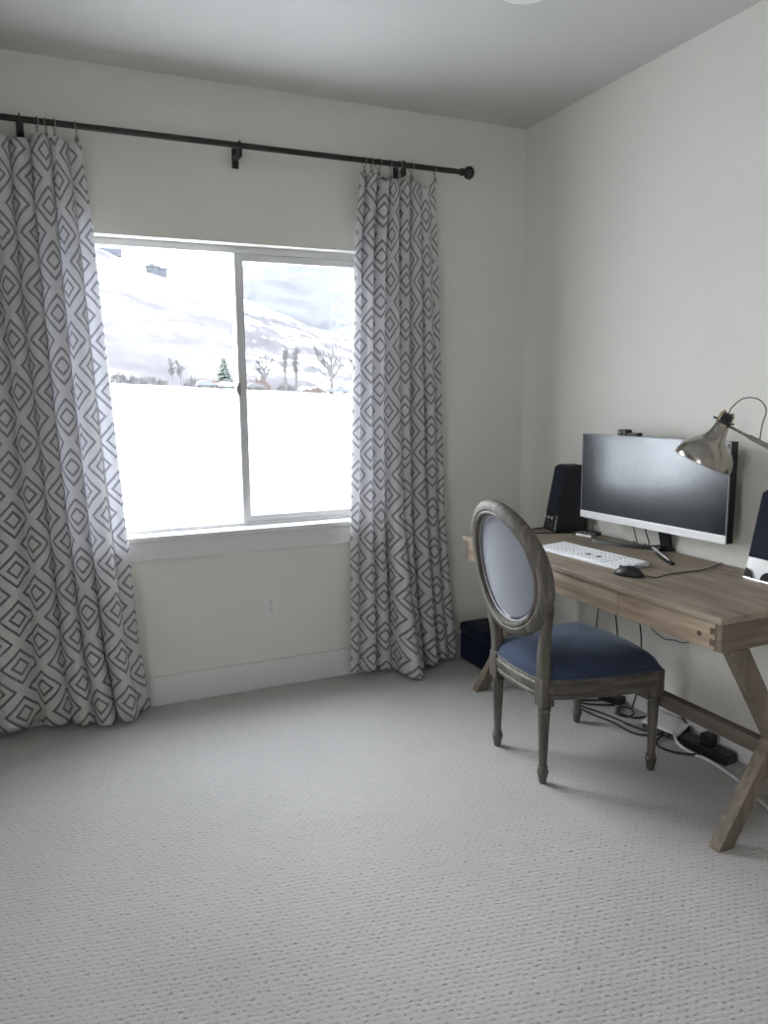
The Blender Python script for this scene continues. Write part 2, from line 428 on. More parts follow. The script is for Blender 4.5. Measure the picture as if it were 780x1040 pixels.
# window: vinyl frame set back in the wall, fixed left pane, sliding right sash with latch and insect screen
w = MB(); fy0, fy1 = .07, .14
w.box((WX0,fy0,WZ0),(WX0+.035,fy1,WZ1)); w.box((WX1-.035,fy0,WZ0),(WX1,fy1,WZ1))
w.box((WX0+.035,fy0,WZ1-.032),(WX1-.035,fy1,WZ1)); w.box((WX0+.035,fy0,WZ0),(WX1-.035,fy1,.818))
win = struct(w.build('window_1', MT['vinyl'], bevel=.003), 'white vinyl slider window looking over snow', 'window')
w = MB()
w.box((-1.531,.105,.818),(-1.512,.135,2.063)); w.build('meeting_rail', MT['vinyl'], win, bevel=.002)
MB().box((WX0+.035,.118,.818),(-1.531,.124,2.063)).build('fixed_pane', MT['glass'], win)
w = MB(); sx0, sx1 = -1.528, WX1-.036
w.box((sx0,.072,.819),(sx0+.040,.103,2.062)); w.box((sx1-.04,.072,.819),(sx1,.103,2.062))
w.box((sx0+.040,.072,2.030),(sx1-.04,.103,2.062)); w.box((sx0+.040,.072,.819),(sx1-.04,.103,.847))
sash = w.build('sliding_sash', MT['vinyl'], win, bevel=.002)
MB().box((sx0+.040,.085,.847),(sx1-.04,.091,2.030)).build('sash_pane', MT['glass'], sash)
w = MB().box((-1.536,.058,1.42),(-1.520,.072,1.478)); w.box((-1.544,.050,1.432),(-1.530,.066,1.466))
w.build('latch', MT['ringmetal'], win, bevel=.003)
MB().box((sx0+.02,.1345,.82),(sx1,.1365,2.06)).build('insect_screen', MT['screen_mesh'], win)
# stool and apron
struct(MB().box((WX0-.05,-.03,WZ0),(WX1+.05,.07,.80)).build('trim_1', MT['trim'], bevel=.006), 'white window stool', 'trim')
struct(MB().box((WX0-.03,-.016,.688),(WX1+.03,0,WZ0)).build('trim_2', MT['trim'], bevel=.003), 'white apron board under the window stool', 'trim')

# ------------------------------------------------------------------ recessed ceiling light
t = tag(empty('recessed_light', (-.80,-1.175,CH)), 'white recessed can light cut off by the top edge of the photo', 'ceiling light')
MB().lathe([(.060,-.004),(.074,-.010),(.088,-.006),(.090,0),(.060,0)], n=40).build('trim_ring', MT['lampin'], t, smooth='auto')
MB().lathe([(.0005,-.003),(.060,-.003),(.060,0),(.0005,0)], n=40).build('lens', MT['lens'], t)

# ------------------------------------------------------------------ outlet on the back wall
t = tag(empty('wall_outlet', (-1.427,0,.414)), 'white duplex wall outlet on the wall under the window', 'outlet')
MB().box((-.036,-.006,-.058),(.036,0,.058)).build('cover_plate', MT['plate'], t, bevel=.003)
for sz in (-.0195,.0195):
    f = MB().prism([(.016*math.cos(a)*1.05, sz+.0145*max(-.86,min(.86,math.sin(a)))) for a in [2*PI*k/20 for k in range(20)]], -.0085, -.006).build('socket', MT['plate'], t)
    q = MB(); q.box((-.0075,-.0092,sz-.001),(-.0055,-.0084,sz+.007)); q.box((.0055,-.0092,sz-.001),(.0075,-.0084,sz+.007)); q.box((-.002,-.0092,sz-.009),(.002,-.0084,sz-.005))
    q.build('slots', MT['slot'], f)
MB().lathe([(.003,0),(.003,.0015)], base=(0,-.006,0), axis=(0,-1,0), n=10).build('screw', MT['ringmetal'], t)

# ------------------------------------------------------------------ curtain rod, brackets, rings
RY, RZ = -.09, 2.485
t = tag(empty('curtain_rod', (-1.5,RY,RZ)), 'dark bronze curtain rod across the top of the window wall', 'curtain rod')
MB().cyl((-1.8,0,-.004),(1.065,0,0),.0125,.0125,20).build('rod', MT['rod'], t, smooth='auto')
for sgn, xx in ((1,1.065),(-1,-1.8)):
    MB().lathe([(.0135,0),(.018,.002),(.018,.012),(.013,.016),(.012,.022),(.026,.030),(.031,.042),(.031,.052),(.024,.062),(.004,.066)], base=(xx,0,0), axis=(sgn,0,0), n=24).build('finial', MT['rod'], t, smooth='auto')
for bx in (-2.385,-1.525,-.744):
    q = MB(); x = bx+1.5
    q.box((x-.010,.02,-.045),(x+.010,.09,-.025)); q.box((x-.014,.082,-.075),(x+.014,.09,.01)); q.box((x-.007,-.016,-.050),(x+.007,.024,-.0125)); q.ring((x,0,0),(1,0,0),.0165,.0035)
    q.build('bracket', MT['rod'], t, bevel=.002)

def make_ring():
    t = empty('curtain_ring')
    MB().ring((0,0,-.004),(1,.25,0),.0215,.0018,28,8).build('hoop', MT['ringmetal'], t, smooth=True)
    q = MB(); q.ring((0,0,-.030),(0,1,0),.0045,.0012,12,6); q.box((-.004,-.003,-.044),(.004,.003,-.034)); q.box((-.007,-.0045,-.058),(.007,.0045,-.042))
    q.build('clip', MT['ringmetal'], t, bevel=.001)
    return t
RR = [-.943,-.906,-.871,-.810,-.766,-.701,-.576]
RL = [-2.324,-2.292,-2.261,-2.181]
RLoff = [-2.95,-2.78,-2.62,-2.48]
ringlabel_R = ['first clip ring from the window on the right curtain','second clip ring from the window on the right curtain','third clip ring from the window on the right curtain',
  'middle clip ring of the seven holding the right curtain','clip ring just left of the bracket above the right curtain','clip ring just right of the bracket above the right curtain','clip ring nearest the rod finial, at the right curtain corner']
ringlabel_L = ['clip ring just right of the bracket above the left curtain','third clip ring from the window on the left curtain','second clip ring from the window on the left curtain','clip ring at the left curtain corner nearest the window']
proto = make_ring(); first = True
for xs, labs, side in ((RR, ringlabel_R, 'right'), (RL, ringlabel_L, 'left')):
    for x, lb in zip(xs, labs):
        o = proto if first else copy_tree(proto); first = False
        o.location = (x, RY, RZ-.0031); o.rotation_euler = (0,0,random.uniform(-.5,.5))
        tag(o, lb, 'curtain ring', 'clip rings on the curtain rod')

# ------------------------------------------------------------------ curtains
def curtain(name, label, xl, xr, zs, fold, width, ztop, zbot, ns=260, nz=90):
    """xl/xr: edge positions over height zs; fold(s,h)->(dx,y)"""
    bm = bmesh.new(); uvl = bm.loops.layers.uv.new('UVMap')
    rows = []
    ul = [0.0]; prev = None          # cloth length along a mid-height section, so the weave is not stretched by the folds
    for i in range(ns+1):
        s_ = i/ns; dx, y = fold(s_, .40)
        p = Vector((lerp(interp(.95, zs, xl), interp(.95, zs, xr), s_)+dx, y, 0))
        if prev is not None: ul.append(ul[-1]+(p-prev).length)
        prev = p
    for j in range(nz+1):
        row = []
        for i in range(ns+1):
            s_ = i/ns
            zt, zb = ztop(s_), zbot(s_)
            z = lerp(zb, zt, j/nz); h = (z-.0)/2.41
            dx, y = fold(s_, h)
            x = lerp(interp(z, zs, xl), interp(z, zs, xr), s_)+dx
            row.append((bm.verts.new((x, y, z)), ul[i]+width, z))
        rows.append(row)
    for j in range(nz):
        for i in range(ns):
            q = [rows[j][i], rows[j][i+1], rows[j+1][i+1], rows[j+1][i]]
            f = bm.faces.new([v[0] for v in q]); f.smooth = True
            for lp, v in zip(f.loops, q): lp[uvl].uv = (v[1], v[2])
    me = bpy.data.meshes.new(name); bm.to_mesh(me); bm.free(); me.materials.append(MT['cloth'])
    o = bpy.data.objects.new(name, me); COL.objects.link(o)
    md = o.modifiers.new('cloth', 'SOLIDIFY'); md.thickness = .0012
    tag(o, label, 'curtain', 'patterned curtains')
    return o
def foldsum(comps, yb):
    """pleats: list of (centre s, width, depth bottom, depth top); positive = towards the room"""
    def f(s_, h):
        y = yb(h); dx = 0
        for c, w0, d0, d1, dr in comps:
            cc = c + dr*(1-h)
            w_ = w0*.82; g = math.exp(-((s_-cc)/w_)**2)
            y -= 1.75*lerp(d0, d1, h)*g
            dx += .75*lerp(d0, d1, h)*g*(s_-cc)/w_
        return dx, y
    return f
# right curtain
R_f0 = foldsum([(.03,.045,.020,.020,0),(.15,.050,.035,.030,.01),(.29,.055,.030,.030,.0),(.42,.06,.085,.022,.05),(.56,.05,.050,.028,.03),(.71,.060,.055,.025,.02),(.86,.07,.030,.018,.0),(.97,.04,.02,.012,0)], lambda h: -.046-.014*h)
def R_fold(s_, h):
    dx, y = R_f0(s_, h)
    tip = math.exp(-((s_-.47)/.12)**2)*max(0, 1-h/.22)**1.6      # one fold kicks out over the carpet
    y -= .055*tip
    y += .004*math.sin(40*s_+5*h)*(.4+h) + .005*math.sin(23*s_-7*h+1)*(1-h)
    dx += .010*math.sin(5.2*h+5*s_)*math.sin(PI*s_)
    return dx, min(y, -.040)
def topsag(xs, x0, x1, z0, amp):
    ss = [(x-x0)/(x1-x0) for x in xs]
    def f(s_):
        for a, b_ in zip(ss, ss[1:]):
            if a <= s_ <= b_:
                t_ = (s_-a)/(b_-a)
                return z0 - amp*(b_-a)*4*t_*(1-t_)*2
        return z0
    return f
curtain('curtain', 'grey and cream diamond pattern curtain between the window and the desk',
    [-1.035,-1.03,-1.026,-1.005,-.985,-.958], [-.43,-.47,-.51,-.535,-.553,-.566], [0,.35,.82,1.5,2.1,2.42], R_fold, .06,
    topsag(RR, -.958, -.566, 2.430, .05), lambda s_: .012+.02*(1-math.exp(-((s_-.47)/.2)**2)))
# left curtain
L_f0 = foldsum([(.08,.07,.04,.03,0),(.24,.07,.05,.03,0),(.40,.065,.045,.035,-.02),(.56,.06,.050,.03,-.02),(.66,.04,.05,.035,.01),(.745,.035,.035,.035,.01),(.82,.035,.050,.035,.02),(.90,.035,.070,.030,.02),(.975,.035,.030,.014,.0)], lambda h: -.046-.014*h)
def L_fold(s_, h):
    dx, y = L_f0(s_, h)
    y -= .055*math.exp(-((s_-.80)/.10)**2)*max(0, 1-h/.3)**1.4
    y += .004*math.sin(46*s_+4*h)*(.4+h) + .006*math.sin(31*s_-6*h)*(1-h)
    dx += .016*math.sin(4.6*h+9*s_+.6)*math.sin(PI*s_)
    return dx, min(y, -.040)
curtain('curtain', 'grey and cream diamond pattern curtain at the left edge of the photo',
    [-3.22,-3.2,-3.16,-3.1,-3.05,-3.0], [-2.025,-2.065,-2.085,-2.118,-2.145,-2.168], [0,.35,.82,1.5,2.1,2.42], L_fold, .03,
    topsag(RLoff+RL, -3.0, -2.168, 2.434, .075), lambda s_: .012+.03*(1-math.exp(-((s_-.85)/.14)**2)))

# ------------------------------------------------------------------ navy box in the corner
t = tag(empty('storage_box', (-.225,-.155,0)), 'navy fabric storage box on the carpet in the corner under the desk', 'storage box')
MB().box((-.17,-.125,0),(.17,.125,.155)).build('body', MT['navy'], t, bevel=.018, seg=4)
MB().box((-.173,-.128,.148),(.173,.128,.205)).build('lid', MT['navy'], t, bevel=.02, seg=4)

# ------------------------------------------------------------------ desk
DT = .760
DX0, DX1, DY0, DY1 = -.615, -.020, -1.962, -.437
desk = tag(empty('writing_desk', (-.32,-1.2,0)), 'weathered brown wooden desk with crossed legs against the right wall', 'desk')
def dl(p): return (p[0]+.32, p[1]+1.2, p[2])
MB().box(dl((DX0,DY0,DT-.022)), dl((DX1,DY1,DT))).build('desktop', MT['deskY'], desk, bevel=.003)
ap = .650
for ya, yb_ in ((DY0+.006,DY0+.028),(DY1-.040,DY1-.018)):
    MB().box(dl((DX0+.012,ya,ap)), dl((DX1-.01,yb_,DT-.0225))).build('end_panel', MT['deskX'], desk, bevel=.002)
MB().box(dl((DX1-.03,DY0+.028,ap)), dl((DX1-.01,DY1-.04,DT-.0225))).build('back_panel', MT['deskY'], desk)
MB().box(dl((DX0+.05,DY0+.028,ap+.004)), dl((DX1-.03,DY1-.04,ap+.012))).build('bottom_panel', MT['deskY'], desk)
# drawer fronts
cuts = [DY0+.0285, -1.508, -.905, DY1-.0405]
for i in range(3):
    d = MB().box(dl((DX0+.010,cuts[i]+.0012,ap)), dl((DX0+.030,cuts[i+1]-.0012,DT-.0235))).build('drawer', MT['deskFront'], desk, bevel=.0015)
    if i == 0:
        kb = MB().ball(dl((DX0+.0102,-1.872,.690)), .009, 8, (.12,1.1,.9)); kb.build('knot', MT['knot'], d, smooth=True)
        for dz in (.060,.025):
            MB().box(dl((DX0+.0092,cuts[0]+.002,ap+dz-.010)), dl((DX0+.0102,cuts[0]+.020,ap+dz+.010))).build('dovetail', MT['endgrain'], d)
# crossed legs at each end, with a stretcher
def xleg(y0, y1):
    a = [(-.563,ap),(-.487,ap),(-.092,0),(-.155,0)]; b_ = [(-.566,0),(-.504,0),(-.082,ap),(-.155,ap)]
    for k, poly in enumerate((a, b_)):
        MB().prism([(p[0]+.32,p[1]) for p in poly], y0+1.2, y1+1.2, 'y').build('leg', MT['deskZ'], desk, bevel=.002)
xleg(-1.958,-1.915); xleg(-.497,-.454)
MB().box(dl((-.345,-1.915,.252)), dl((-.305,-.497,.303))).build('stretcher', MT['deskShaded'], desk, bevel=.003)

# ------------------------------------------------------------------ chair (built facing +X, about the middle of its seat)
chair = tag(empty('dining_chair', (-.575,-1.203,0), math.radians(-2.6)), 'oval backed wooden chair with a blue padded seat pulled up to the desk', 'chair')
def seat_outline(grow=0, n=72):
    pts = []
    c = [(-.225,-.185),(-.10,-.226),(.05,-.252),(.185,-.262),(.238,-.245),(.262,-.15),(.274,0)]
    c = c + [(x,-y) for x, y in c[-2::-1]]
    sp = spline([(x,y,0) for x, y in c], 8)
    for p in sp: pts.append((p.x, p.y))
    rear = spline([(-.225,.185,0),(-.243,.10,0),(-.248,0,0),(-.243,-.10,0),(-.225,-.185,0)], 5)
    for p in rear[1:-1]: pts.append((p.x, p.y))
    out = []
    for x, y in pts:
        d = math.hypot(x, y); out.append((x*(1+grow/d), y*(1+grow/d)))
    return out
def rings_from(levels, base):
    return [[(x*1+0, y, z) for x, y in seat_outline(g)] for g, z in levels]
q = MB(); q.loft(rings_from([(-.035,.325),(-.006,.325),(0,.330),(.002,.340),(-.003,.347),(.003,.354),(.004,.380),(-.002,.387),(.001,.394),(-.003,.402),(-.035,.402)], 0), cap=True)
q.build('seat_rail', MT['chairwoodX'], chair, smooth='auto')
# padded seat: dome
rs = []
o0 = seat_outline(0)
for k in range(15):
    t_ = k/14; ang = t_*PI/2
    sc = math.cos(ang)**.55 if k < 14 else .0
    sc = max(sc, .02)
    z = .400 + .082*math.sin(ang)**.9
    rs.append([(x*.985*sc + .012*(1-sc), y*.985*sc, z) for x, y in o0])
MB().loft(rs).build('seat', MT['blue'], chair, smooth=True)
pp = seat_outline(-.001); pp = [(x, y, .405) for x, y in pp]
rr = []
for i in range(len(pp)):
    p = Vector(pp[i]); d = (Vector(pp[(i+1) % len(pp)])-Vector(pp[i-1])).normalized(); n_ = Vector((d.y,-d.x,0))
    rr.append([p + n_*.004*math.cos(2*PI*k/6) + Vector((0,0,.004*math.sin(2*PI*k/6))) for k in range(6)])
MB().torusloft(rr).build('seat_piping', MT['blue'], chair, smooth=True)
# legs
prof = [(.010,0),(.013,.003),(.016,.022),(.0205,.040),(.0215,.047),(.017,.054),(.0185,.058),(.0185,.064),(.0150,.068),(.0148,.074)]
for k in range(9):
    prof.append((lerp(.0150,.0225,k/8), lerp(.078,.268,k/8)))
prof += [(.0185,.274),(.0235,.279),(.0245,.285),(.0235,.291),(.018,.295),(.018,.300)]
for lx, ly in ((-.215,-.166),(-.215,.166),(.218,-.236),(.218,.236)):
    q = MB().lathe(prof, base=(lx,ly,0), n=48, flute=8, fl_r=(.076,.270))
    lg = q.build('leg', MT['chairwood'], chair, smooth='auto')
    MB().box((lx-.0265,ly-.0265,.299),(lx+.0265,ly+.0265,.404)).build('corner_block', MT['chairwood'], lg, bevel=.004)
# oval back
BC = Vector((-.300,0,.782)); TI = .170
def bp(u, w_, d):
    """point on the back: u across, w up, d out towards the rear"""
    x = -w_*math.sin(TI) - d*math.cos(TI) + .55*u*u
    z = w_*math.cos(TI) - d*math.sin(TI)
    return BC + Vector((x, u, z))
ai, bi, ao, bo = .200, .205, .268, .258
prof_o = [(0,.012),(.06,.020),(.2,.022),(.32,.018),(.42,.022),(.62,.021),(.78,.018),(.92,.010),(1.0,0),(.97,-.010),(.85,-.017),(.6,-.019),(.3,-.017),(.08,-.014),(0,-.008)]
rs = []
for k in range(96):
    a = 2*PI*k/96
    rs.append([bp(lerp(ai,ao,f)*math.cos(a), lerp(bi,bo,f)*math.sin(a), d) for f, d in prof_o])
MB().torusloft(rs).build('back_frame', MT['chairwood'], chair, smooth='auto')
for side, dd, nm, mt, dome in ((1,-.006,'back_panel','backblue',.004),(-1,-.008,'back_cushion','blue',.028)):
    rs = []
    for k in range(10):
        f = 1-k/9*.985
        rs.append([bp(ai*1.01*f*math.cos(2*PI*j/64), bi*1.01*f*math.sin(2*PI*j/64), dd+side*dome*(1-f*f)) for j in range(64)])
    MB().loft(rs, cap=True).build(nm, MT[mt], chair, smooth=True)
rs = []
for k in range(96):
    a = 2*PI*k/96
    rs.append([bp((ai-.004+.0042*math.cos(2*PI*j/8))*math.cos(a), (bi-.004+.0042*math.cos(2*PI*j/8))*math.sin(a), .000+.0042*math.sin(2*PI*j/8)) for j in range(8)])
MB().torusloft(rs).build('back_piping', MT['piping'], chair, smooth=True)
# stiles from the rear legs up into the oval
for sg in (-1, 1):
    path = spline([(-.216,sg*.168,.385),(-.220,sg*.166,.440),(-.225,sg*.172,.500),(-.233,sg*.190,.565),(-.241,sg*.212,.630),(-.246,sg*.230,.690)], 6)
    rs = []
    for i, p in enumerate(path):
        d = (path[min(i+1,len(path)-1)]-path[max(i-1,0)]).normalized()
        across = Vector((0,1,0)) - d*d.y; across.normalize(); dep = d.cross(across)
        f = i/(len(path)-1)
        hw = lerp(.026,.016,f); hd = lerp(.024,.016,f)
        rs.append([p + across*hw*math.copysign(abs(math.cos(a))**.6, math.cos(a)) + dep*hd*math.copysign(abs(math.sin(a))**.6, math.sin(a)) for a in [2*PI*k/16 for k in range(16)]])
    MB().loft(rs).build('stile', MT['chairwood'], chair, smooth='auto')

# ------------------------------------------------------------------ monitor
mon = tag(empty('monitor', (-.10,-1.14,DT)), 'ultrawide monitor with a silver chin standing on the desk', 'monitor')
# screen edges: left at y=-.735, right at y=-1.525 (world), turned a little towards the window
pl, pr = Vector((-.165,-.738,0)), Vector((-.118,-1.518,0))
mid = (pl+pr)/2; W2 = (pr-pl).length/2; ang = math.atan2((pr-pl).y, (pr-pl).x)
rootm = Matrix.Rotation(ang, 4, 'Z'); 
head = empty('display', (mid.x+.10, mid.y+1.14, 0), ang); head.parent = mon   # local x runs along the screen, -y faces the room side
head.empty_display_size = .02
zb, zt = .862-DT, 1.238-DT
def mbx(a, b, name, mat, parent, **k): return MB().box(a, b).build(name, mat, parent, **k)
# local +y of the head after rotation: rotate (0,1) by ang (about -87 deg) -> +x world side (wall)
shell = mbx((-W2,.004,zb),(W2,.030,zt), 'back_shell', MT['black'], mon, bevel=.004)
bez = MB(); bez.box((-W2,-.004,zt-.006),(W2,.0035,zt)); bez.box((-W2,-.004,zb),(-W2+.005,.0035,zt)); bez.box((W2-.005,-.004,zb),(W2,.0035,zt))
bez = bez.build('bezel', MT['bezelgrey'], mon, bevel=.001)
chin = mbx((-W2,-.006,zb-.002),(W2,.0035,zb+.030), 'chin', MT['whitegloss'], mon, bevel=.002)
pan = mbx((-W2+.005,-.002,zb+.030),(W2-.005,.0035,zt-.006), 'screen', MT['panel'], mon)
side = mbx((W2,-.003,zb),(W2+.003,.030,zt), 'side_trim', MT['black'], mon)
for o in (shell, bez, chin, pan, side):
    o.location = (mid.x+.10, mid.y+1.14, 0); o.rotation_euler = (0,0,ang)
COL.objects.unlink(head); bpy.data.objects.remove(head)
def ml(x, y, z): return (x+.10, y+1.14, z-DT)
q = MB(); q.prism([(ml(-.018,0,0)[0], -.0+.0),(ml(-.004,0,0)[0],0),(ml(-.050,0,0)[0],.20),(ml(-.068,0,0)[0],.20)], ml(0,-1.145,0)[1], ml(0,-1.085,0)[1], 'y')
q.build('neck', MT['black'], mon, bevel=.004)
q = MB()
def foot(pts, w_, h_):
    for a, b_ in zip(pts, pts[1:]):
        pass
    rs = []
    P = spline(pts, 8)
    for i, p in enumerate(P):
        d = (P[min(i+1,len(P)-1)]-P[max(i-1,0)]).normalized(); s_ = d.cross(Vector((0,0,1))).normalized()
        f = i/(len(P)-1); ww = lerp(w_, w_*.6, f); hh = lerp(h_, h_*.6, f)
        rs.append([p - s_*ww, p + s_*ww, p + s_*ww*.7 + Vector((0,0,hh)), p - s_*ww*.7 + Vector((0,0,hh))])
    return rs
MB().loft(foot([ml(-.03,-1.10,DT),ml(-.075,-1.08,DT),ml(-.115,-1.03,DT),ml(-.150,-.93,DT),ml(-.170,-.835,DT)], .013, .017)).build('foot', MT['black'], mon, smooth='auto')
MB().loft(foot([ml(-.03,-1.12,DT),ml(-.075,-1.135,DT),ml(-.12,-1.18,DT),ml(-.175,-1.275,DT),ml(-.215,-1.36,DT)], .013, .017)).build('foot', MT['gloss_black'], mon, smooth='auto')
MB().loft(foot([ml(-.094,-1.122,DT+.0172),ml(-.128,-1.185,DT+.0165),ml(-.165,-1.255,DT+.015),ml(-.200,-1.325,DT+.0115)], .0085, .0015)).build('foot_highlight_inlay', MT['whitegloss'], mon, smooth='auto')  # white instead of chrome: highlight along the foot put into the colour
mbx(ml(-.055,-1.155,DT), ml(-.004,-1.065,DT+.012), 'stand_base', MT['gloss_black'], mon, bevel=.003)

# webcam clipped on the top edge
WCx, WCy = -.152, -.992
t = tag(empty('webcam', (WCx,WCy,1.238)), 'small black webcam perched on top of the monitor', 'webcam')
MB().box((-.020,-.030,.0005),(.016,.024,.026)).build('body', MT['black'], t, bevel=.006, seg=3)
MB().lathe([(.009,0),(.009,.004),(.007,.005),(.0005,.005)], base=(-.020,.006,.014), axis=(-1,0,0), n=20).build('lens', MT['gloss_black'], t, smooth='auto')
MB().box((-.014,-.095,.0005),(.012,-.030,.015)).build('mount_arm', MT['black'], t, bevel=.004)

# ------------------------------------------------------------------ speakers
def speaker(loc, rz, left):
    t = empty('desktop_speaker', loc, rz)     # local: -x is the front
    b0, b1 = .062, .046      # half widths
    D0, D1, H = .16, .10, .318
    lean = .052
    def sec(z, inset=0):
        f = z/H; hw = lerp(b0, b1, f)-inset; x0 = lerp(0, lean, f)+inset; x1 = lerp(D0, lean+D1, f)-inset
        return [(x0,-hw,z),(x1,-hw*.9,z),(x1,hw*.9,z),(x0,hw,z)]
    MB().loft([sec(0,.004), sec(.006), sec(.10), sec(.20), sec(H-.012), sec(H,.008)]).build('cabinet', MT['black'], t, bevel=.006, seg=3)
    def face(z0, z1, g, th=.004):
        r = []
        for z in (z0, z1):
            f = z/H; hw = lerp(b0, b1, f)*g; x0 = lerp(0, lean, f)
            r.append([(x0-th,-hw,z),(x0+.002,-hw,z),(x0+.002,hw,z),(x0-th,hw,z)])
        return MB().loft(r)
    face(.082,.308,.93,.005).build('grille', MT['navyblack'], t, bevel=.002)
    if left:
        face(.008,.080,.93,.004).build('control_panel', MT['gloss_black'], t, bevel=.002)
        for k in range(3):
            MB().lathe([(.0095,0),(.009,.010),(.007,.012),(.0005,.012)], base=(.006,.030-.030*k,.066), axis=(-1,0,.15), n=18).build('knob', MT['chrome'], t, smooth='auto')
        for k in range(2):
            MB().ring((.0005,.016-.032*k,.032),(1,0,-.15),.0075,.0022,18,6).build('jack', MT['greycable'], t, smooth=True)
    else:
        pnl = face(.010,.080,.93,.004).build('front_panel', MT['whitegloss'], t, bevel=.002)
        for sg in (-1,1):
            # black crescents curling in from the lower corners of the panel
            poly = []
            for k in range(13):
                a = PI*.08+PI*.5*k/12; poly.append((sg*(.058-.040*math.sin(a)*1.05), .010+.034*math.cos(a)))
            poly += [(sg*.022,.0125),(sg*.0565,.0125)]
            MB().prism(poly, -.0062, -.0035, 'x').build('emblem', MT['gloss_black'], pnl)
        MB().box((-.0075,-.056,.0005),(.0,.056,.009)).build('silver_strip', MT['chrome'], t, bevel=.001)
    return t
s1 = speaker((-.180,-.522,DT), math.radians(-8), True)
tag(s1, 'black desktop speaker with silver knobs left of the monitor', 'speaker', 'desktop speakers')
s2 = speaker((-.150,-1.688,DT), math.radians(-3), False)
tag(s2, 'black desktop speaker with white lower panel at the right edge of the photo', 'speaker', 'desktop speakers')

# ------------------------------------------------------------------ keyboard and mouse
kb = tag(empty('keyboard', (-.400,-1.095,DT), math.radians(-86)), 'white slim keyboard on the desk in front of the monitor', 'keyboard')
# local x along the keyboard (to -Y world), local y toward the wall
kw, kd = .245, .075
MB().prism([(-kd,0),(kd,0),(kd,.017),(-kd,.010)], -kw, kw, 'x').build('body', MT['bodywhite'], kb, bevel=.002)
rows = [15,15,14,13,12,9]
kmesh = None
for r_, n_ in enumerate(rows):
    yk = kd-.014-r_*.0235; zk = .0172-.007*(kd-yk)/(2*kd)
    x = -kw+.012; span = .370/n_
    for i in range(n_+4):
        if i < n_: kx0, kx1 = x+i*span, x+(i+1)*span-.003
        else: kx0 = -kw+.392+(i-n_)*.0228; kx1 = kx0+.0198
        if kmesh is None:
            ko = MB().box((-.5,-.0095,0),(.5,.0095,.0035)).build('key', MT['keywhite'], kb); kmesh = ko.data
        else:
            ko = bpy.data.objects.new('key', kmesh); COL.objects.link(ko); ko.parent = kb
        ko.location = ((kx0+kx1)/2, yk, zk-.0006); ko.scale = (kx1-kx0, .95, 1)
        if r_ == 3 and i in (8, 10):
            ko.data = kmesh.copy(); ko.data.materials[0] = MT['keydark']; ko['label'] = 'dark grey key'
ms = tag(empty('computer_mouse', (-.478,-1.415,DT), math.radians(-68)), 'black computer mouse on the desk at the end of the keyboard', 'mouse')
rs = []
for k in range(17):
    t_ = k/16; x = -.058+.116*t_
    hw = .031*math.sin(PI*min(max(t_,.02),.98))**.45; hh = .036*math.sin(PI*min(max(t_*.92+.04,.03),.97))**.7
    rs.append([(x, hw*math.copysign(abs(math.cos(a))**.8, math.cos(a)), max(0, hh*math.sin(a))) for a in [PI*j/12 for j in range(13)]])
MB().loft(rs).build('shell', MT['black'], ms, smooth=True)
MB().lathe([(.007,-.003),(.008,-.002),(.008,.002),(.007,.003)], base=(-.032,0,.026), axis=(0,1,0), n=16).build('scroll_wheel', MT['greycable'], ms, smooth='auto')
MB().tube(spline([(-.056,.012,.010),(-.050,.024,.012),(-.035,.031,.014)], 6), .0028, 6).build('silver_trim', MT['chrome'], ms, smooth=True)

# ------------------------------------------------------------------ hub and bits behind the keyboard
t = tag(empty('usb_hub', (-.110,-.725,DT), math.radians(-75)), 'small black and white hub on the desk below the monitor', 'usb hub')
MB().box((-.055,-.022,0),(.030,.022,.010)).build('white_base', MT['whitegloss'], t, bevel=.003)
MB().box((-.030,-.018,.0102),(.060,.018,.026)).build('black_body', MT['black'], t, bevel=.004)
q = MB()
for k in range(3): q.box((-.012+.024*k,-.0195,.014),(.002+.024*k,-.0178,.021))
q.build('ports', MT['greycable'], t)
t = tag(empty('usb_stick', (-.118,-.600,DT), .6), 'small dark plug lying on the desk beside the left speaker', 'plug')
MB().box((-.022,-.008,0),(.012,.008,.008)).build('shell', MT['black'], t, bevel=.002)
MB().box((.0121,-.006,.002),(.026,.006,.0065)).build('metal_end', MT['ringmetal'], t, bevel=.001)

def cable(name, label, pts, r, mat, n=10, cat='cable', group=None):
    o = MB().tube(spline(pts, n), r, 7).build(name, MT[mat], None, smooth=True)
    return tag(o, label, cat, group)
Dz = DT+.003
cable('mouse_cable', 'thin dark cable running over the desk from the mouse to the wall', [(-.452,-1.470,Dz+.006),(-.42,-1.492,Dz),(-.36,-1.475,Dz),(-.28,-1.470,Dz),(-.20,-1.475,Dz),(-.12,-1.455,Dz),(-.05,-1.430,Dz),(-.024,-1.42,Dz)], .0022, 'greycable')
cable('speaker_cable', 'thin black cable curling along the back edge of the desk by the left speaker', [(-.085,-.43,Dz),(-.20,-.455,Dz),(-.33,-.452,Dz),(-.36,-.49,Dz),(-.30,-.545,Dz),(-.215,-.59,Dz),(-.14,-.63,Dz),(-.10,-.66,Dz)], .0025, 'cable')
cable('monitor_cable', 'grey cable looping down behind the monitor left of its stand', [(-.085,-.965,.93),(-.075,-.975,.86),(-.065,-.985,.80),(-.06,-.99,.775),(-.045,-.97,Dz),(-.024,-.93,Dz)], .003, 'greycable', group='cables behind the monitor')
cable('monitor_cable', 'black cable looping down behind the monitor nearest its stand', [(-.075,-1.035,.93),(-.07,-1.040,.86),(-.06,-1.050,.81),(-.05,-1.052,.785),(-.035,-1.030,Dz+.001),(-.024,-.995,Dz+.001)], .003, 'cable', group='cables behind the monitor')
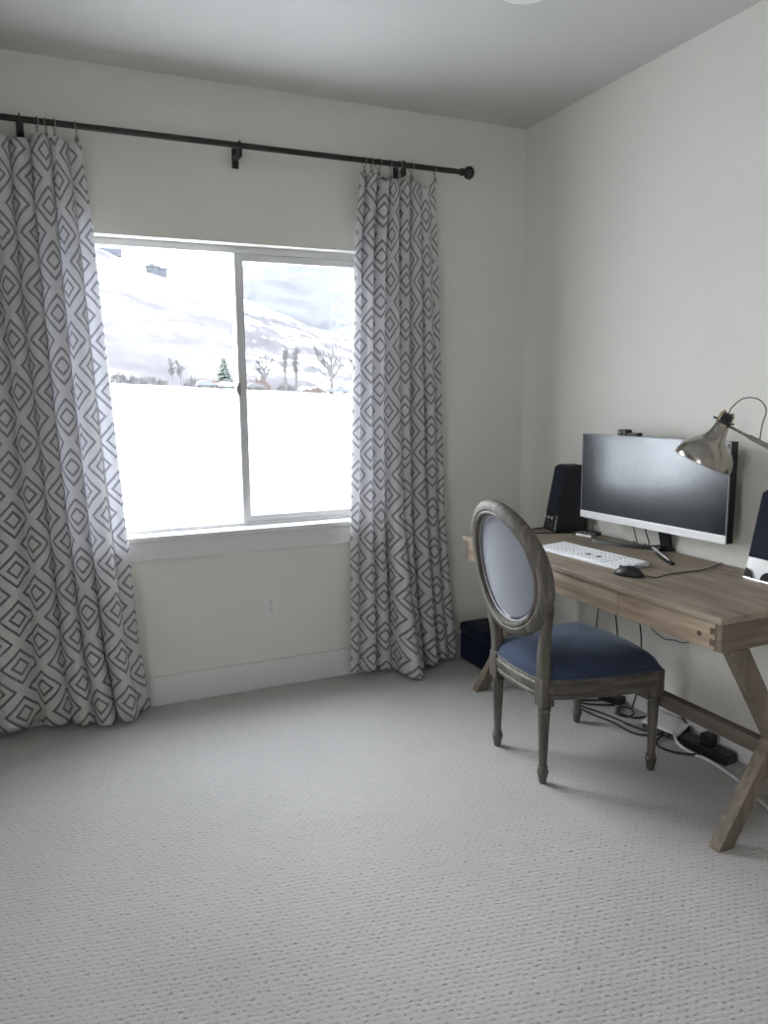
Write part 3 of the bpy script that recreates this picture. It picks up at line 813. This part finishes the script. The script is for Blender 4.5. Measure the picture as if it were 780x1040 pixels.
cable('hub_cable', 'thin cable hanging beside the wall at the left end of the monitor', [(-.09,-.70,.92),(-.07,-.69,.86),(-.06,-.68,.80),(-.07,-.675,.77),(-.085,-.672,Dz)], .002, 'greycable')

# ------------------------------------------------------------------ desk lamp
lp = tag(empty('desk_lamp', (-.15,-1.905,DT)), 'brushed nickel desk lamp with a bell shade leaning over the monitor', 'lamp')
def ll(p): return Vector(p)-Vector((-.15,-1.905,DT))
MB().lathe([(.078,0),(.080,.004),(.080,.016),(.074,.022),(.015,.026)], n=40).build('base', MT['nickel'], lp, smooth='auto')
JT = Vector((-.19,-1.945,1.155))           # elbow
MB().cyl(ll((-.15,-1.905,DT+.024)), ll(JT), .008, .007, 14).build('lower_arm', MT['grey_arm'], lp, smooth='auto')
MB().lathe([(.014,-.018),(.016,-.014),(.016,.014),(.014,.018)], base=ll(JT), axis=(1,.3,0), n=20).build('elbow', MT['brass'], lp, smooth='auto')
RC = Vector((-.275,-1.535,1.172))          # rim centre
AX = Vector((.36*.914+.17*.0-.17*.407, -.36*.407-.17*.914, .90)).normalized()
hub_c = RC + AX*.150
MB().tube([ll(JT), ll(lerp(JT, hub_c, .72))], .0085, 12).build('upper_arm', MT['grey_arm'], lp, smooth='auto')
MB().tube([ll(lerp(JT, hub_c, .70)), ll(hub_c)], .005, 10).build('arm_tip', MT['nickel'], lp, smooth='auto')
outer = [(.0995,0),(.1000,.004),(.0985,.016),(.0950,.030),(.0885,.044),(.0780,.058),(.0640,.071),(.0500,.082),(.0385,.094),(.0310,.108),(.0265,.126),(.0240,.150)]
inner = [(r-.0015, h+.0005) for r, h in outer[::-1]]
MB().lathe(outer+inner, base=ll(RC), axis=AX, n=56, cap=False).build('shade', MT['nickel'], lp, smooth='auto')
MB().ring(ll(RC+AX*.001), AX, .0992, .0016, 56, 6).build('rim', MT['nickel'], lp, smooth=True)
MB().lathe([(.024,.148),(.0255,.151),(.0255,.156),(.018,.158),(.018,.176),(.020,.178),(.020,.182),(.014,.186),(.006,.188)], base=ll(RC), axis=AX, n=28).build('socket', MT['black'], lp, smooth='auto')
side_v = AX.cross(Vector((.914,-.407,0))).normalized(); ac = AX.cross(side_v).normalized()
q = MB()
for sg in (-1,1):
    q.tube([ll(RC+AX*.152+ac*sg*.023), ll(RC+AX*.180+ac*sg*.022), ll(RC+AX*.192+ac*sg*.014)], .0055, 8)
q.build('yoke', MT['brass'], lp, smooth='auto')
MB().tube([ll(RC+AX*.158+ac*.024), ll(RC+AX*.158+ac*.042)], .0035, 8).build('thumb_screw', MT['black'], lp)
MB().tube([ll(RC+AX*.158-ac*.024), ll(RC+AX*.158-ac*.036)], .0035, 8).build('thumb_screw', MT['black'], lp)
MB().ball(ll(RC+AX*.045), .028, 10).build('bulb', MT['whitegloss'], lp, smooth=True)
c0 = RC+AX*.188; c9 = lerp(JT, hub_c, .62)
Rv = Vector((.914,-.407,0))
MB().tube([ll(p) for p in spline([c0, c0+Rv*.012+Vector((0,0,.022)), c0+Rv*.05+Vector((0,0,.050)), c0+Rv*.10+Vector((0,0,.046)), c0+Rv*.128+Vector((0,0,.010)), c0+Rv*.118+Vector((0,0,-.04)), c9+Vector((0,0,.008))], 8)], .0022, 7).build('cord', MT['greycable'], lp, smooth=True)

# ------------------------------------------------------------------ under the desk
t = tag(empty('wifi_router', (-.075,-1.222,0), math.radians(-78)), 'white router with black sockets on the carpet below the stretcher', 'router')
MB().prism([(-.045,.022),(.045,.050),(.045,.062),(-.045,.036)], -.088, .088, 'x').build('white_top', MT['whitegloss'], t, bevel=.005, seg=3)
MB().prism([(-.043,0),(.043,0),(.043,.049),(-.043,.0215)], -.085, .085, 'x').build('black_base', MT['black'], t, bevel=.003)
q = MB()
for k in range(5): q.box((-.076+.032*k,-.0465,.006),(-.056+.032*k,-.0432,.019))
q.build('sockets', MT['greycable'], t)
t = tag(empty('power_strip', (-.070,-1.440,0), math.radians(-86)), 'black power strip on the carpet against the right baseboard', 'power strip')
MB().box((-.112,-.032,0),(.112,.032,.040)).build('case', MT['black'], t, bevel=.006, seg=3)
for k in range(4):
    MB().lathe([(.017,0),(.017,.002),(.013,.002),(.012,-.0005)], base=(-.084+.056*k,0,.0395), n=18).build('socket', MT['greycable'], t, smooth='auto')
MB().box((-.02,-.026,.0425),(.03,.020,.085)).build('plug', MT['black'], t, bevel=.005)
t = tag(empty('power_adapter', (-.055,-.862,0), .3), 'black power adapter on the carpet under the middle of the desk', 'power adapter')
MB().box((-.030,-.055,0),(.030,.055,.032)).build('brick', MT['black'], t, bevel=.006, seg=3)
MB().box((-.015,-.018,.0322),(.015,.012,.0335)).build('rating_label', MT['plate'], t)
cable('white_cable', 'thick white cable curving over the carpet to the desk leg', [(-.112,-1.305,.040),(-.132,-1.345,.018),(-.135,-1.42,.0075),(-.124,-1.49,.0075),(-.130,-1.56,.0075),(-.150,-1.66,.0075),(-.20,-1.80,.0075),(-.24,-1.95,.0075),(-.22,-2.15,.0075)], .0065, 'whitecable')
cg = 'black cables on the carpet under the desk'
cable('floor_cable', 'black cable making a long loop over the carpet to the router', [(-.085,-.915,.006),(-.17,-.86,.005),(-.215,-.82,.005),(-.225,-.86,.005),(-.195,-.95,.005),(-.175,-1.05,.005),(-.165,-1.13,.005),(-.15,-1.19,.008),(-.135,-1.21,.014)], .0042, 'cable', group=cg)
cable('floor_cable', 'black cable lying furthest out on the carpet behind the chair leg', [(-.10,-.84,.006),(-.20,-.80,.005),(-.245,-.85,.005),(-.240,-.95,.005),(-.215,-1.06,.005),(-.215,-1.15,.005),(-.20,-1.20,.006),(-.155,-1.24,.009),(-.125,-1.25,.014)], .0042, 'cable', group=cg)
cable('floor_cable', 'black cable coiled on the carpet between the adapter and router', [(-.06,-.93,.006),(-.10,-.965,.006),(-.14,-.99,.006),(-.12,-1.04,.006),(-.075,-1.03,.010),(-.06,-.985,.014),(-.10,-.955,.015),(-.135,-1.005,.014),(-.10,-1.06,.006),(-.045,-1.075,.006)], .0042, 'cable', group=cg)
cable('floor_cable', 'black cable drooping from the router to the power strip', [(-.125,-1.26,.014),(-.175,-1.275,.006),(-.205,-1.32,.005),(-.19,-1.38,.005),(-.15,-1.425,.006),(-.125,-1.45,.012),(-.112,-1.455,.020)], .005, 'cable', group=cg)
cable('floor_cable', 'black cable arching up over the white router', [(-.055,-1.13,.08),(-.05,-1.16,.115),(-.035,-1.20,.11),(-.03,-1.25,.085),(-.03,-1.30,.050),(-.045,-1.335,.046)], .004, 'cable', group=cg)
hg = 'cables hanging below the desk'
cable('hanging_cable', 'thin cable hanging slantwise below the desk between the chair back and seat', [(-.10,-.80,.649),(-.07,-.77,.52),(-.05,-.74,.42),(-.04,-.72,.28),(-.04,-.76,.12),(-.06,-.84,.040)], .0028, 'greycable', group=hg)
cable('hanging_cable', 'black cable hanging straight down to the right of the drawer gap', [(-.07,-1.005,.649),(-.06,-1.010,.50),(-.05,-1.03,.34),(-.04,-1.02,.15),(-.05,-.99,.015)], .0034, 'cable', group=hg)
cable('hanging_cable', 'black cable dropping behind the seat to the left of the drawer gap', [(-.09,-.868,.649),(-.08,-.865,.55),(-.06,-.872,.42),(-.045,-.880,.25),(-.045,-.89,.045)], .0034, 'cable', group=hg)
cable('hanging_cable', 'thin cable sagging in a shallow curve against the wall below the right drawer', [(-.068,-1.032,.455),(-.055,-1.09,.415),(-.05,-1.16,.388),(-.05,-1.22,.398),(-.05,-1.28,.405),(-.055,-1.35,.450),(-.065,-1.41,.55),(-.08,-1.44,.648)], .0026, 'greycable', group=hg)

# ------------------------------------------------------------------ outdoors
CY = -3.57
def edge_el(dx): return interp(dx, [-.4,.087,.22,.40,.9], [.028,.0165,.008,-.001,-.012])
def ridge1(dx): return interp(dx, [-.5,.06,.085,.13,.18,.24,.30,.36,.45,.9], [.205,.176,.168,.150,.138,.121,.104,.085,.06,.03])
def ridge2(dx): return interp(dx, [-.5,.10,.20,.232,.262,.33,.405,.5,.9], [.06,.07,.100,.118,.195,.215,.23,.25,.28])  # raised past the window top so the pale slope stands in for cloud
GZ = -.95
def fieldz(dx, d):
    return lerp(GZ, 1.42+165*edge_el(dx), (d/165)**1.5) if d < 165 else 1.42+d*edge_el(dx)
def terrain(name, dxs, ds, zf, mat):
    bm = bmesh.new(); rows = []
    for d in ds:
        rows.append([bm.verts.new((-2.41+dx*d, CY+d, zf(dx, d))) for dx in dxs])
    for i in range(len(rows)-1):
        for j in range(len(dxs)-1):
            f = bm.faces.new([rows[i][j], rows[i][j+1], rows[i+1][j+1], rows[i+1][j]]); f.smooth = True
    me = bpy.data.meshes.new(name); bm.to_mesh(me); bm.free(); me.materials.append(mat)
    o = bpy.data.objects.new(name, me); COL.objects.link(o)
    return o
dxs = [-2+4.4*i/120 for i in range(121)]
def fz(dx, d):
    n_ = mnoise.noise(Vector((dx*d*.05, d*.05, 0)))
    return fieldz(max(-.4,min(.9,dx)), d) + n_*.25*sstep(6, 40, d)
struct(terrain('snow_field', dxs, [3.78,5,7,10,14,20,28,38,50,65,80,95,110,125,140,155,170,190,215], fz, MT['field']), 'flat white snow covered field outside the window', 'snow field')
dh = [-.35+1.5*i/220 for i in range(221)]
def h1(dx, d):
    e0 = edge_el(dx); e1 = ridge1(dx)
    t_ = (d-200)/460
    prof_ = (t_**.85) if t_ <= 1 else 1-.35*(t_-1)
    z0 = 1.42+200*e0-1.5
    zr = 1.42+660*e1
    n_ = mnoise.fractal(Vector((dx*d*.012, d*.012, 3.1)), 1.0, 2.0, 5)
    return z0+(zr-z0)*prof_ + n_*7*sstep(0,.25,t_)*(1-.6*sstep(.7,1,t_))
struct(terrain('hillside', dh, [200+ (760-200)*i/90 for i in range(91)], h1, MT['hill']), 'snowy hillside dotted with brush beyond the field', 'hillside')
def h2(dx, d):
    e1 = ridge2(dx); t_ = (d-780)/900
    n_ = mnoise.fractal(Vector((dx*d*.004, d*.004, 8.7)), 1.0, 2.0, 6)
    return 5+(1.42+1680*e1-5)*min(1, t_)**.9 + n_*38*sstep(0,.3,t_)
struct(terrain('far_mountain', dh, [780+900*i/90 for i in range(91)], h2, MT['hillfar']), 'snowy mountainside with haze painted into its colour behind the nearer hill', 'mountain')

def at(dx, d, dz=0): return Vector((-2.41+dx*d, CY+d, fz(dx, d)+dz))
# road at the field's far edge
bm_ = MB()
L1, L2 = [], []
rd = [(.05+.55*i/40) for i in range(41)]
R1 = [at(x, 163, .12) for x in rd]; R2 = [at(x, 169, .12) for x in rd]
bm_.loft([[a, b_, b_-Vector((0,0,.4)), a-Vector((0,0,.4))] for a, b_ in zip(R1, R2)])
tag(bm_.build('country_road', MT['road']), 'narrow dark road along the far edge of the snowy field', 'road', kind='structure')

def bare_tree(name, label, dx, d, height, spread, mat, cat='tree', seed=0, trunk=.40, group='bare trees beyond the field', upright=.6, depth=4):
    rg = random.Random(seed)
    base = at(dx, d, -.3)
    t = empty(name, base)
    tm, bmh = MB(), MB()
    tm.tube([(0,0,0),(rg.uniform(-.2,.2),0,height*.35),(rg.uniform(-.3,.3),0,height*.7)], [trunk, trunk*.7, trunk*.35], 6)
    def grow(p, dvec, ln, r, lv):
        q_ = p+dvec*ln
        bmh.tube([p, p+dvec*ln*.5+Vector((rg.uniform(-.05,.05),0,.05))*ln, q_], [r, r*.8, r*.5], 4, cap=False)
        if lv == 0: return
        for k in range(3):
            v = dvec+Vector((rg.uniform(-1,1),rg.uniform(-1,1),rg.uniform(-.2,.8)))*.62
            v.normalize(); grow(p+dvec*ln*rg.uniform(.5,1), v, ln*rg.uniform(.5,.75), max(r*.6,.045), lv-1)
    for k in range(12):
        a = rg.uniform(0, 2*PI); z = height*rg.uniform(.22,.68)
        v = Vector((math.cos(a)*(1-upright), math.sin(a)*(1-upright), upright)).normalized()
        grow(Vector((0,0,z)), v, spread*rg.uniform(.30,.5), trunk*.40, depth-1)
    tm.build('trunk', mat, t); bmh.build('branches', mat, t)
    return tag(t, label, cat, group)
bare_tree('bare_tree', 'left of two tall slim bare trees in the right window pane', .3050, 176, 12.5, 4.0, MT['bark'], seed=1, upright=.86)
bare_tree('bare_tree', 'right of two tall slim bare trees in the right window pane', .3190, 178, 12.8, 4.0, MT['bark'], seed=2, upright=.86)
bare_tree('bare_tree', 'broad spreading bare tree at the right side of the right pane', .3700, 174, 12.5, 9.0, MT['bark'], seed=3, upright=.5, trunk=.5)
bare_tree('bare_tree', 'bare tree half hidden by the curtain at the right pane edge', .4080, 180, 13, 8.0, MT['bark'], seed=4, upright=.5, trunk=.5)
bare_tree('bare_tree', 'low bare tree next to the middle bar in the right pane', .2760, 188, 8.0, 5.0, MT['greybrush'], seed=5, upright=.55)
bare_tree('bare_tree', 'small bare tree left of centre in the left window pane', .1580, 176, 6.0, 3.0, MT['greybrush'], seed=6, upright=.75)
bare_tree('bare_tree', 'small bare tree just right of its neighbour in the left pane', .1700, 178, 5.5, 3.2, MT['greybrush'], seed=7, upright=.7)
def bush(label, dx, d, w_, h_, mat, seed, group='leafless bushes along the field edge', name='leafless_bush'):
    rg = random.Random(seed); m_ = MB(); base = at(dx, d, -.2)
    for k in range(int(60*w_/4)):
        x0 = rg.uniform(-w_/2, w_/2); y0 = rg.uniform(-1, 1)
        hh = h_*rg.uniform(.5, 1)*(1-.5*(2*x0/w_)**2)
        m_.tube([(x0,y0,0),(x0+rg.uniform(-.4,.4),y0,hh*.55),(x0+rg.uniform(-.9,.9),y0+rg.uniform(-.5,.5),hh)], [.12,.09,.05], 4, cap=False)
        m_.tube([(x0,y0,hh*.35),(x0+rg.uniform(-.8,.8),y0+rg.uniform(-.5,.5),hh*.85)], [.09,.045], 4, cap=False)
    o = m_.build(name, mat); o.location = base
    return tag(o, label, 'bush', group)
bush('reddish leafless bush right of the middle bar in the right pane', .268, 176, 5.0, 3.8, MT['redbrush'], 11)
bush('rusty low bush left of the conifer in the left pane', .203, 173, 5.5, 2.6, MT['redbrush'], 12)
bush('reddish low brush below the spreading bare tree in the right pane', .345, 182, 6, 2.2, MT['redbrush'], 13)
bush('grey brush below the two slim bare trees in the right pane', .306, 184, 5, 2.6, MT['greybrush'], 14)
bush('grey brush at the left end of the field edge beside the curtain', .098, 174, 7, 3.4, MT['greybrush'], 15)
bush('grey brush between the curtain and the small bare trees in the left pane', .132, 190, 8, 2.6, MT['greybrush'], 16)
bush('small grey brush left of the rusty low bush', .186, 186, 5, 3.2, MT['greybrush'], 17)
# conifer
t = tag(empty('conifer_tree', at(.2235, 180, -.3)), 'dark green conifer left of the middle bar, beyond the snowy field', 'tree')
MB().cyl((0,0,0),(0,0,2),.25,.2,8).build('trunk', MT['bark'], t)
rg = random.Random(5); m_ = MB()
for k in range(420):
    z = 1.0+6.3*rg.random()**1.2; a = rg.uniform(0, 2*PI); rad = (1-(z-1.0)/7.2)*3.5*rg.uniform(.75,1.05)+.1
    p0 = Vector((0,0,z+.35)); p1 = Vector((rad*math.cos(a), rad*math.sin(a), z-.25*rad))
    s_ = Vector((-math.sin(a), math.cos(a), 0))*.32
    v = [m_.bm.verts.new(p) for p in (p0, lerp(p0,p1,.6)+s_, p1, lerp(p0,p1,.6)-s_)]
    m_.bm.faces.new(v)
m_.build('foliage', MT['conifer'], t)
# vehicles
def vehicle(name, label, dx, d, ln, mat, pickup=False, rz=0.0):
    t = tag(empty(name, at(dx, d, .13), rz), label, 'truck' if pickup else 'car', 'parked vehicles on the far road')
    h_ = ln/2
    if pickup: poly = [(-h_,.45),(h_,.45),(h_,1.0),(h_*.55,1.1),(h_*.30,1.75),(-h_*.15,1.78),(-h_*.25,1.15),(-h_,1.12)]
    else: poly = [(-h_,.35),(h_,.35),(h_,.85),(h_*.5,.95),(h_*.2,1.42),(-h_*.55,1.45),(-h_*.95,.98),(-h_,.9)]
    MB().prism(poly, -.85, .85, 'y').build('body', mat, t, bevel=.08)
    for sx_ in (-h_*.62, h_*.62):
        for sy_ in (-.8, .8):
            MB().lathe([(.3,-.1),(.34,-.08),(.34,.08),(.3,.1)], base=(sx_,sy_,.34), axis=(0,1,0), n=14).build('wheel', MT['tyre'], t)
    zw = 1.2 if not pickup else 1.4
    w_ = MB(); w_.box((-h_*.10,-.862,zw-.10),(h_*.22,-.851,zw+.2)); w_.build('side_window', MT['cardark'], t)
    return t
vehicle('pickup_truck', 'pale blue pickup parked on the far road behind the right pane', .3790, 166, 5.2, MT['carblue'], True)
vehicle('parked_car', 'dark blue car on the far road just left of the conifer', .2010, 166, 4.2, MT['carblue'])
vehicle('parked_car', 'silver car on the far road below the conifer', .2280, 166, 4.4, MT['carwhite'])
vehicle('parked_car', 'dark car on the far road below the reddish bush', .2640, 166, 3.6, MT['cardark'])
# houses on the ridge
def house(label, dx, d, wd, ht, rz=0, wing=True):
    z = h1(dx, d)
    t = tag(empty('ridge_house', (-2.41+dx*d, CY+d, z+2.0), rz), label, 'house', 'houses on the ridge')
    MB().box((-wd/2,-4,-6),(wd/2,4,ht)).build('walls', MT['housewall'], t)
    MB().prism([(-wd/2-.8,ht),(wd/2+.8,ht),(0,ht+wd*.28)], -4.6, 4.6, 'y').build('roof', MT['houseroof'], t)
    if wing:
        MB().box((wd/2,-3,-6),(wd/2+wd*.6,3,ht*.7)).build('wing', MT['housewall'], t)
        MB().prism([(-3.6,ht*.7),(3.6,ht*.7),(0,ht*.7+2.4)], wd/2, wd/2+wd*.66, 'x').build('wing_roof', MT['houseroof'], t)
    w_ = MB()
    for k in (-1,1): w_.box((k*wd*.25-.9,-4.08,ht*.4),(k*wd*.25+.9,-4.0,ht*.75))
    w_.build('windows', MT['cardark'], t)
house('large grey house with a side wing on the ridge beside the left curtain', .0890, 650, 11, 7)
house('small low house further right down the ridge', .1420, 652, 10, 3.2, -.2)

# ------------------------------------------------------------------ daylight
W = bpy.data.worlds.new('overcast_sky'); S.world = W; W.use_nodes = True
nt = W.node_tree; nt.nodes.clear()
tc = N(nt, 'ShaderNodeTexCoord'); sx = N(nt, 'ShaderNodeSeparateXYZ'); L(nt, tc.outputs['Generated'], sx.inputs[0])
colr = ramp(nt, sx.outputs[2], [(0.0,(.94,.97,1.0)), (1.0,(.86,.93,1.0))])
stren = M(nt, 'ADD', 5, M(nt, 'MULTIPLY', M(nt, 'MAXIMUM', sx.outputs[2], 0), 3))
bg = N(nt, 'ShaderNodeBackground'); L(nt, colr, bg.inputs[0]); L(nt, stren, bg.inputs[1])
ow = N(nt, 'ShaderNodeOutputWorld'); L(nt, bg.outputs[0], ow.inputs[0])
def portal(loc, rot, sx_, sy_):
    ld = bpy.data.lights.new('daylight_portal', 'AREA'); ld.shape = 'RECTANGLE'; ld.size = sx_; ld.size_y = sy_; ld.cycles.is_portal = True
    o = bpy.data.objects.new('daylight_portal', ld); COL.objects.link(o); o.location = loc; o.rotation_euler = rot
portal((XW-.10,(LY0+LY1)/2,1.02), (0,-PI/2,0), 2.05, LY1-LY0)
portal(((WX0+WX1)/2,.15,(WZ0+WZ1)/2), (-PI/2,0,0), WX1-WX0, WZ1-WZ0)

sd = bpy.data.lights.new('hazy_sun', 'SUN'); sd.energy = 1.0; sd.angle = math.radians(50); sd.color = (1,.98,.95)
so = bpy.data.objects.new('hazy_sun', sd); COL.objects.link(so); so.location = (-3,6,5)
so.rotation_euler = Vector((.42,-.86,-.42)).to_track_quat('-Z','Y').to_euler()
# ------------------------------------------------------------------ camera
f, yaw, pitch, roll = 788.745, .418598, .150678, -.0094965
cy, sy, cp, sp = math.cos(yaw), math.sin(yaw), math.cos(pitch), math.sin(pitch)
Fv = Vector((sy*cp, cy*cp, -sp)); Rg = Vector((cy,-sy,0)); Uv = Rg.cross(Fv)
R2v = Rg*math.cos(roll)+Uv*math.sin(roll); U2v = Uv*math.cos(roll)-Rg*math.sin(roll)
cd = bpy.data.cameras.new('camera'); cam = bpy.data.objects.new('camera', cd); COL.objects.link(cam)
mw = Matrix((R2v, U2v, -Fv)).transposed().to_4x4(); mw.translation = Vector((-2.40957,-3.57121,1.42))
cam.matrix_world = mw
cd.sensor_fit = 'VERTICAL'; cd.sensor_height = 36; cd.sensor_width = 27; cd.lens = f/1040*36
cd.clip_end = 5000; cd.clip_start = .02
S.camera = cam
S.view_settings.view_transform = 'Standard'; S.view_settings.look = 'None'; S.view_settings.gamma = 1
S.view_settings.use_curve_mapping = False; S.view_settings.exposure = 1.58
S.cycles.max_bounces = 10; S.cycles.diffuse_bounces = 6; S.cycles.transparent_max_bounces = 12
S.cycles.use_denoising = True
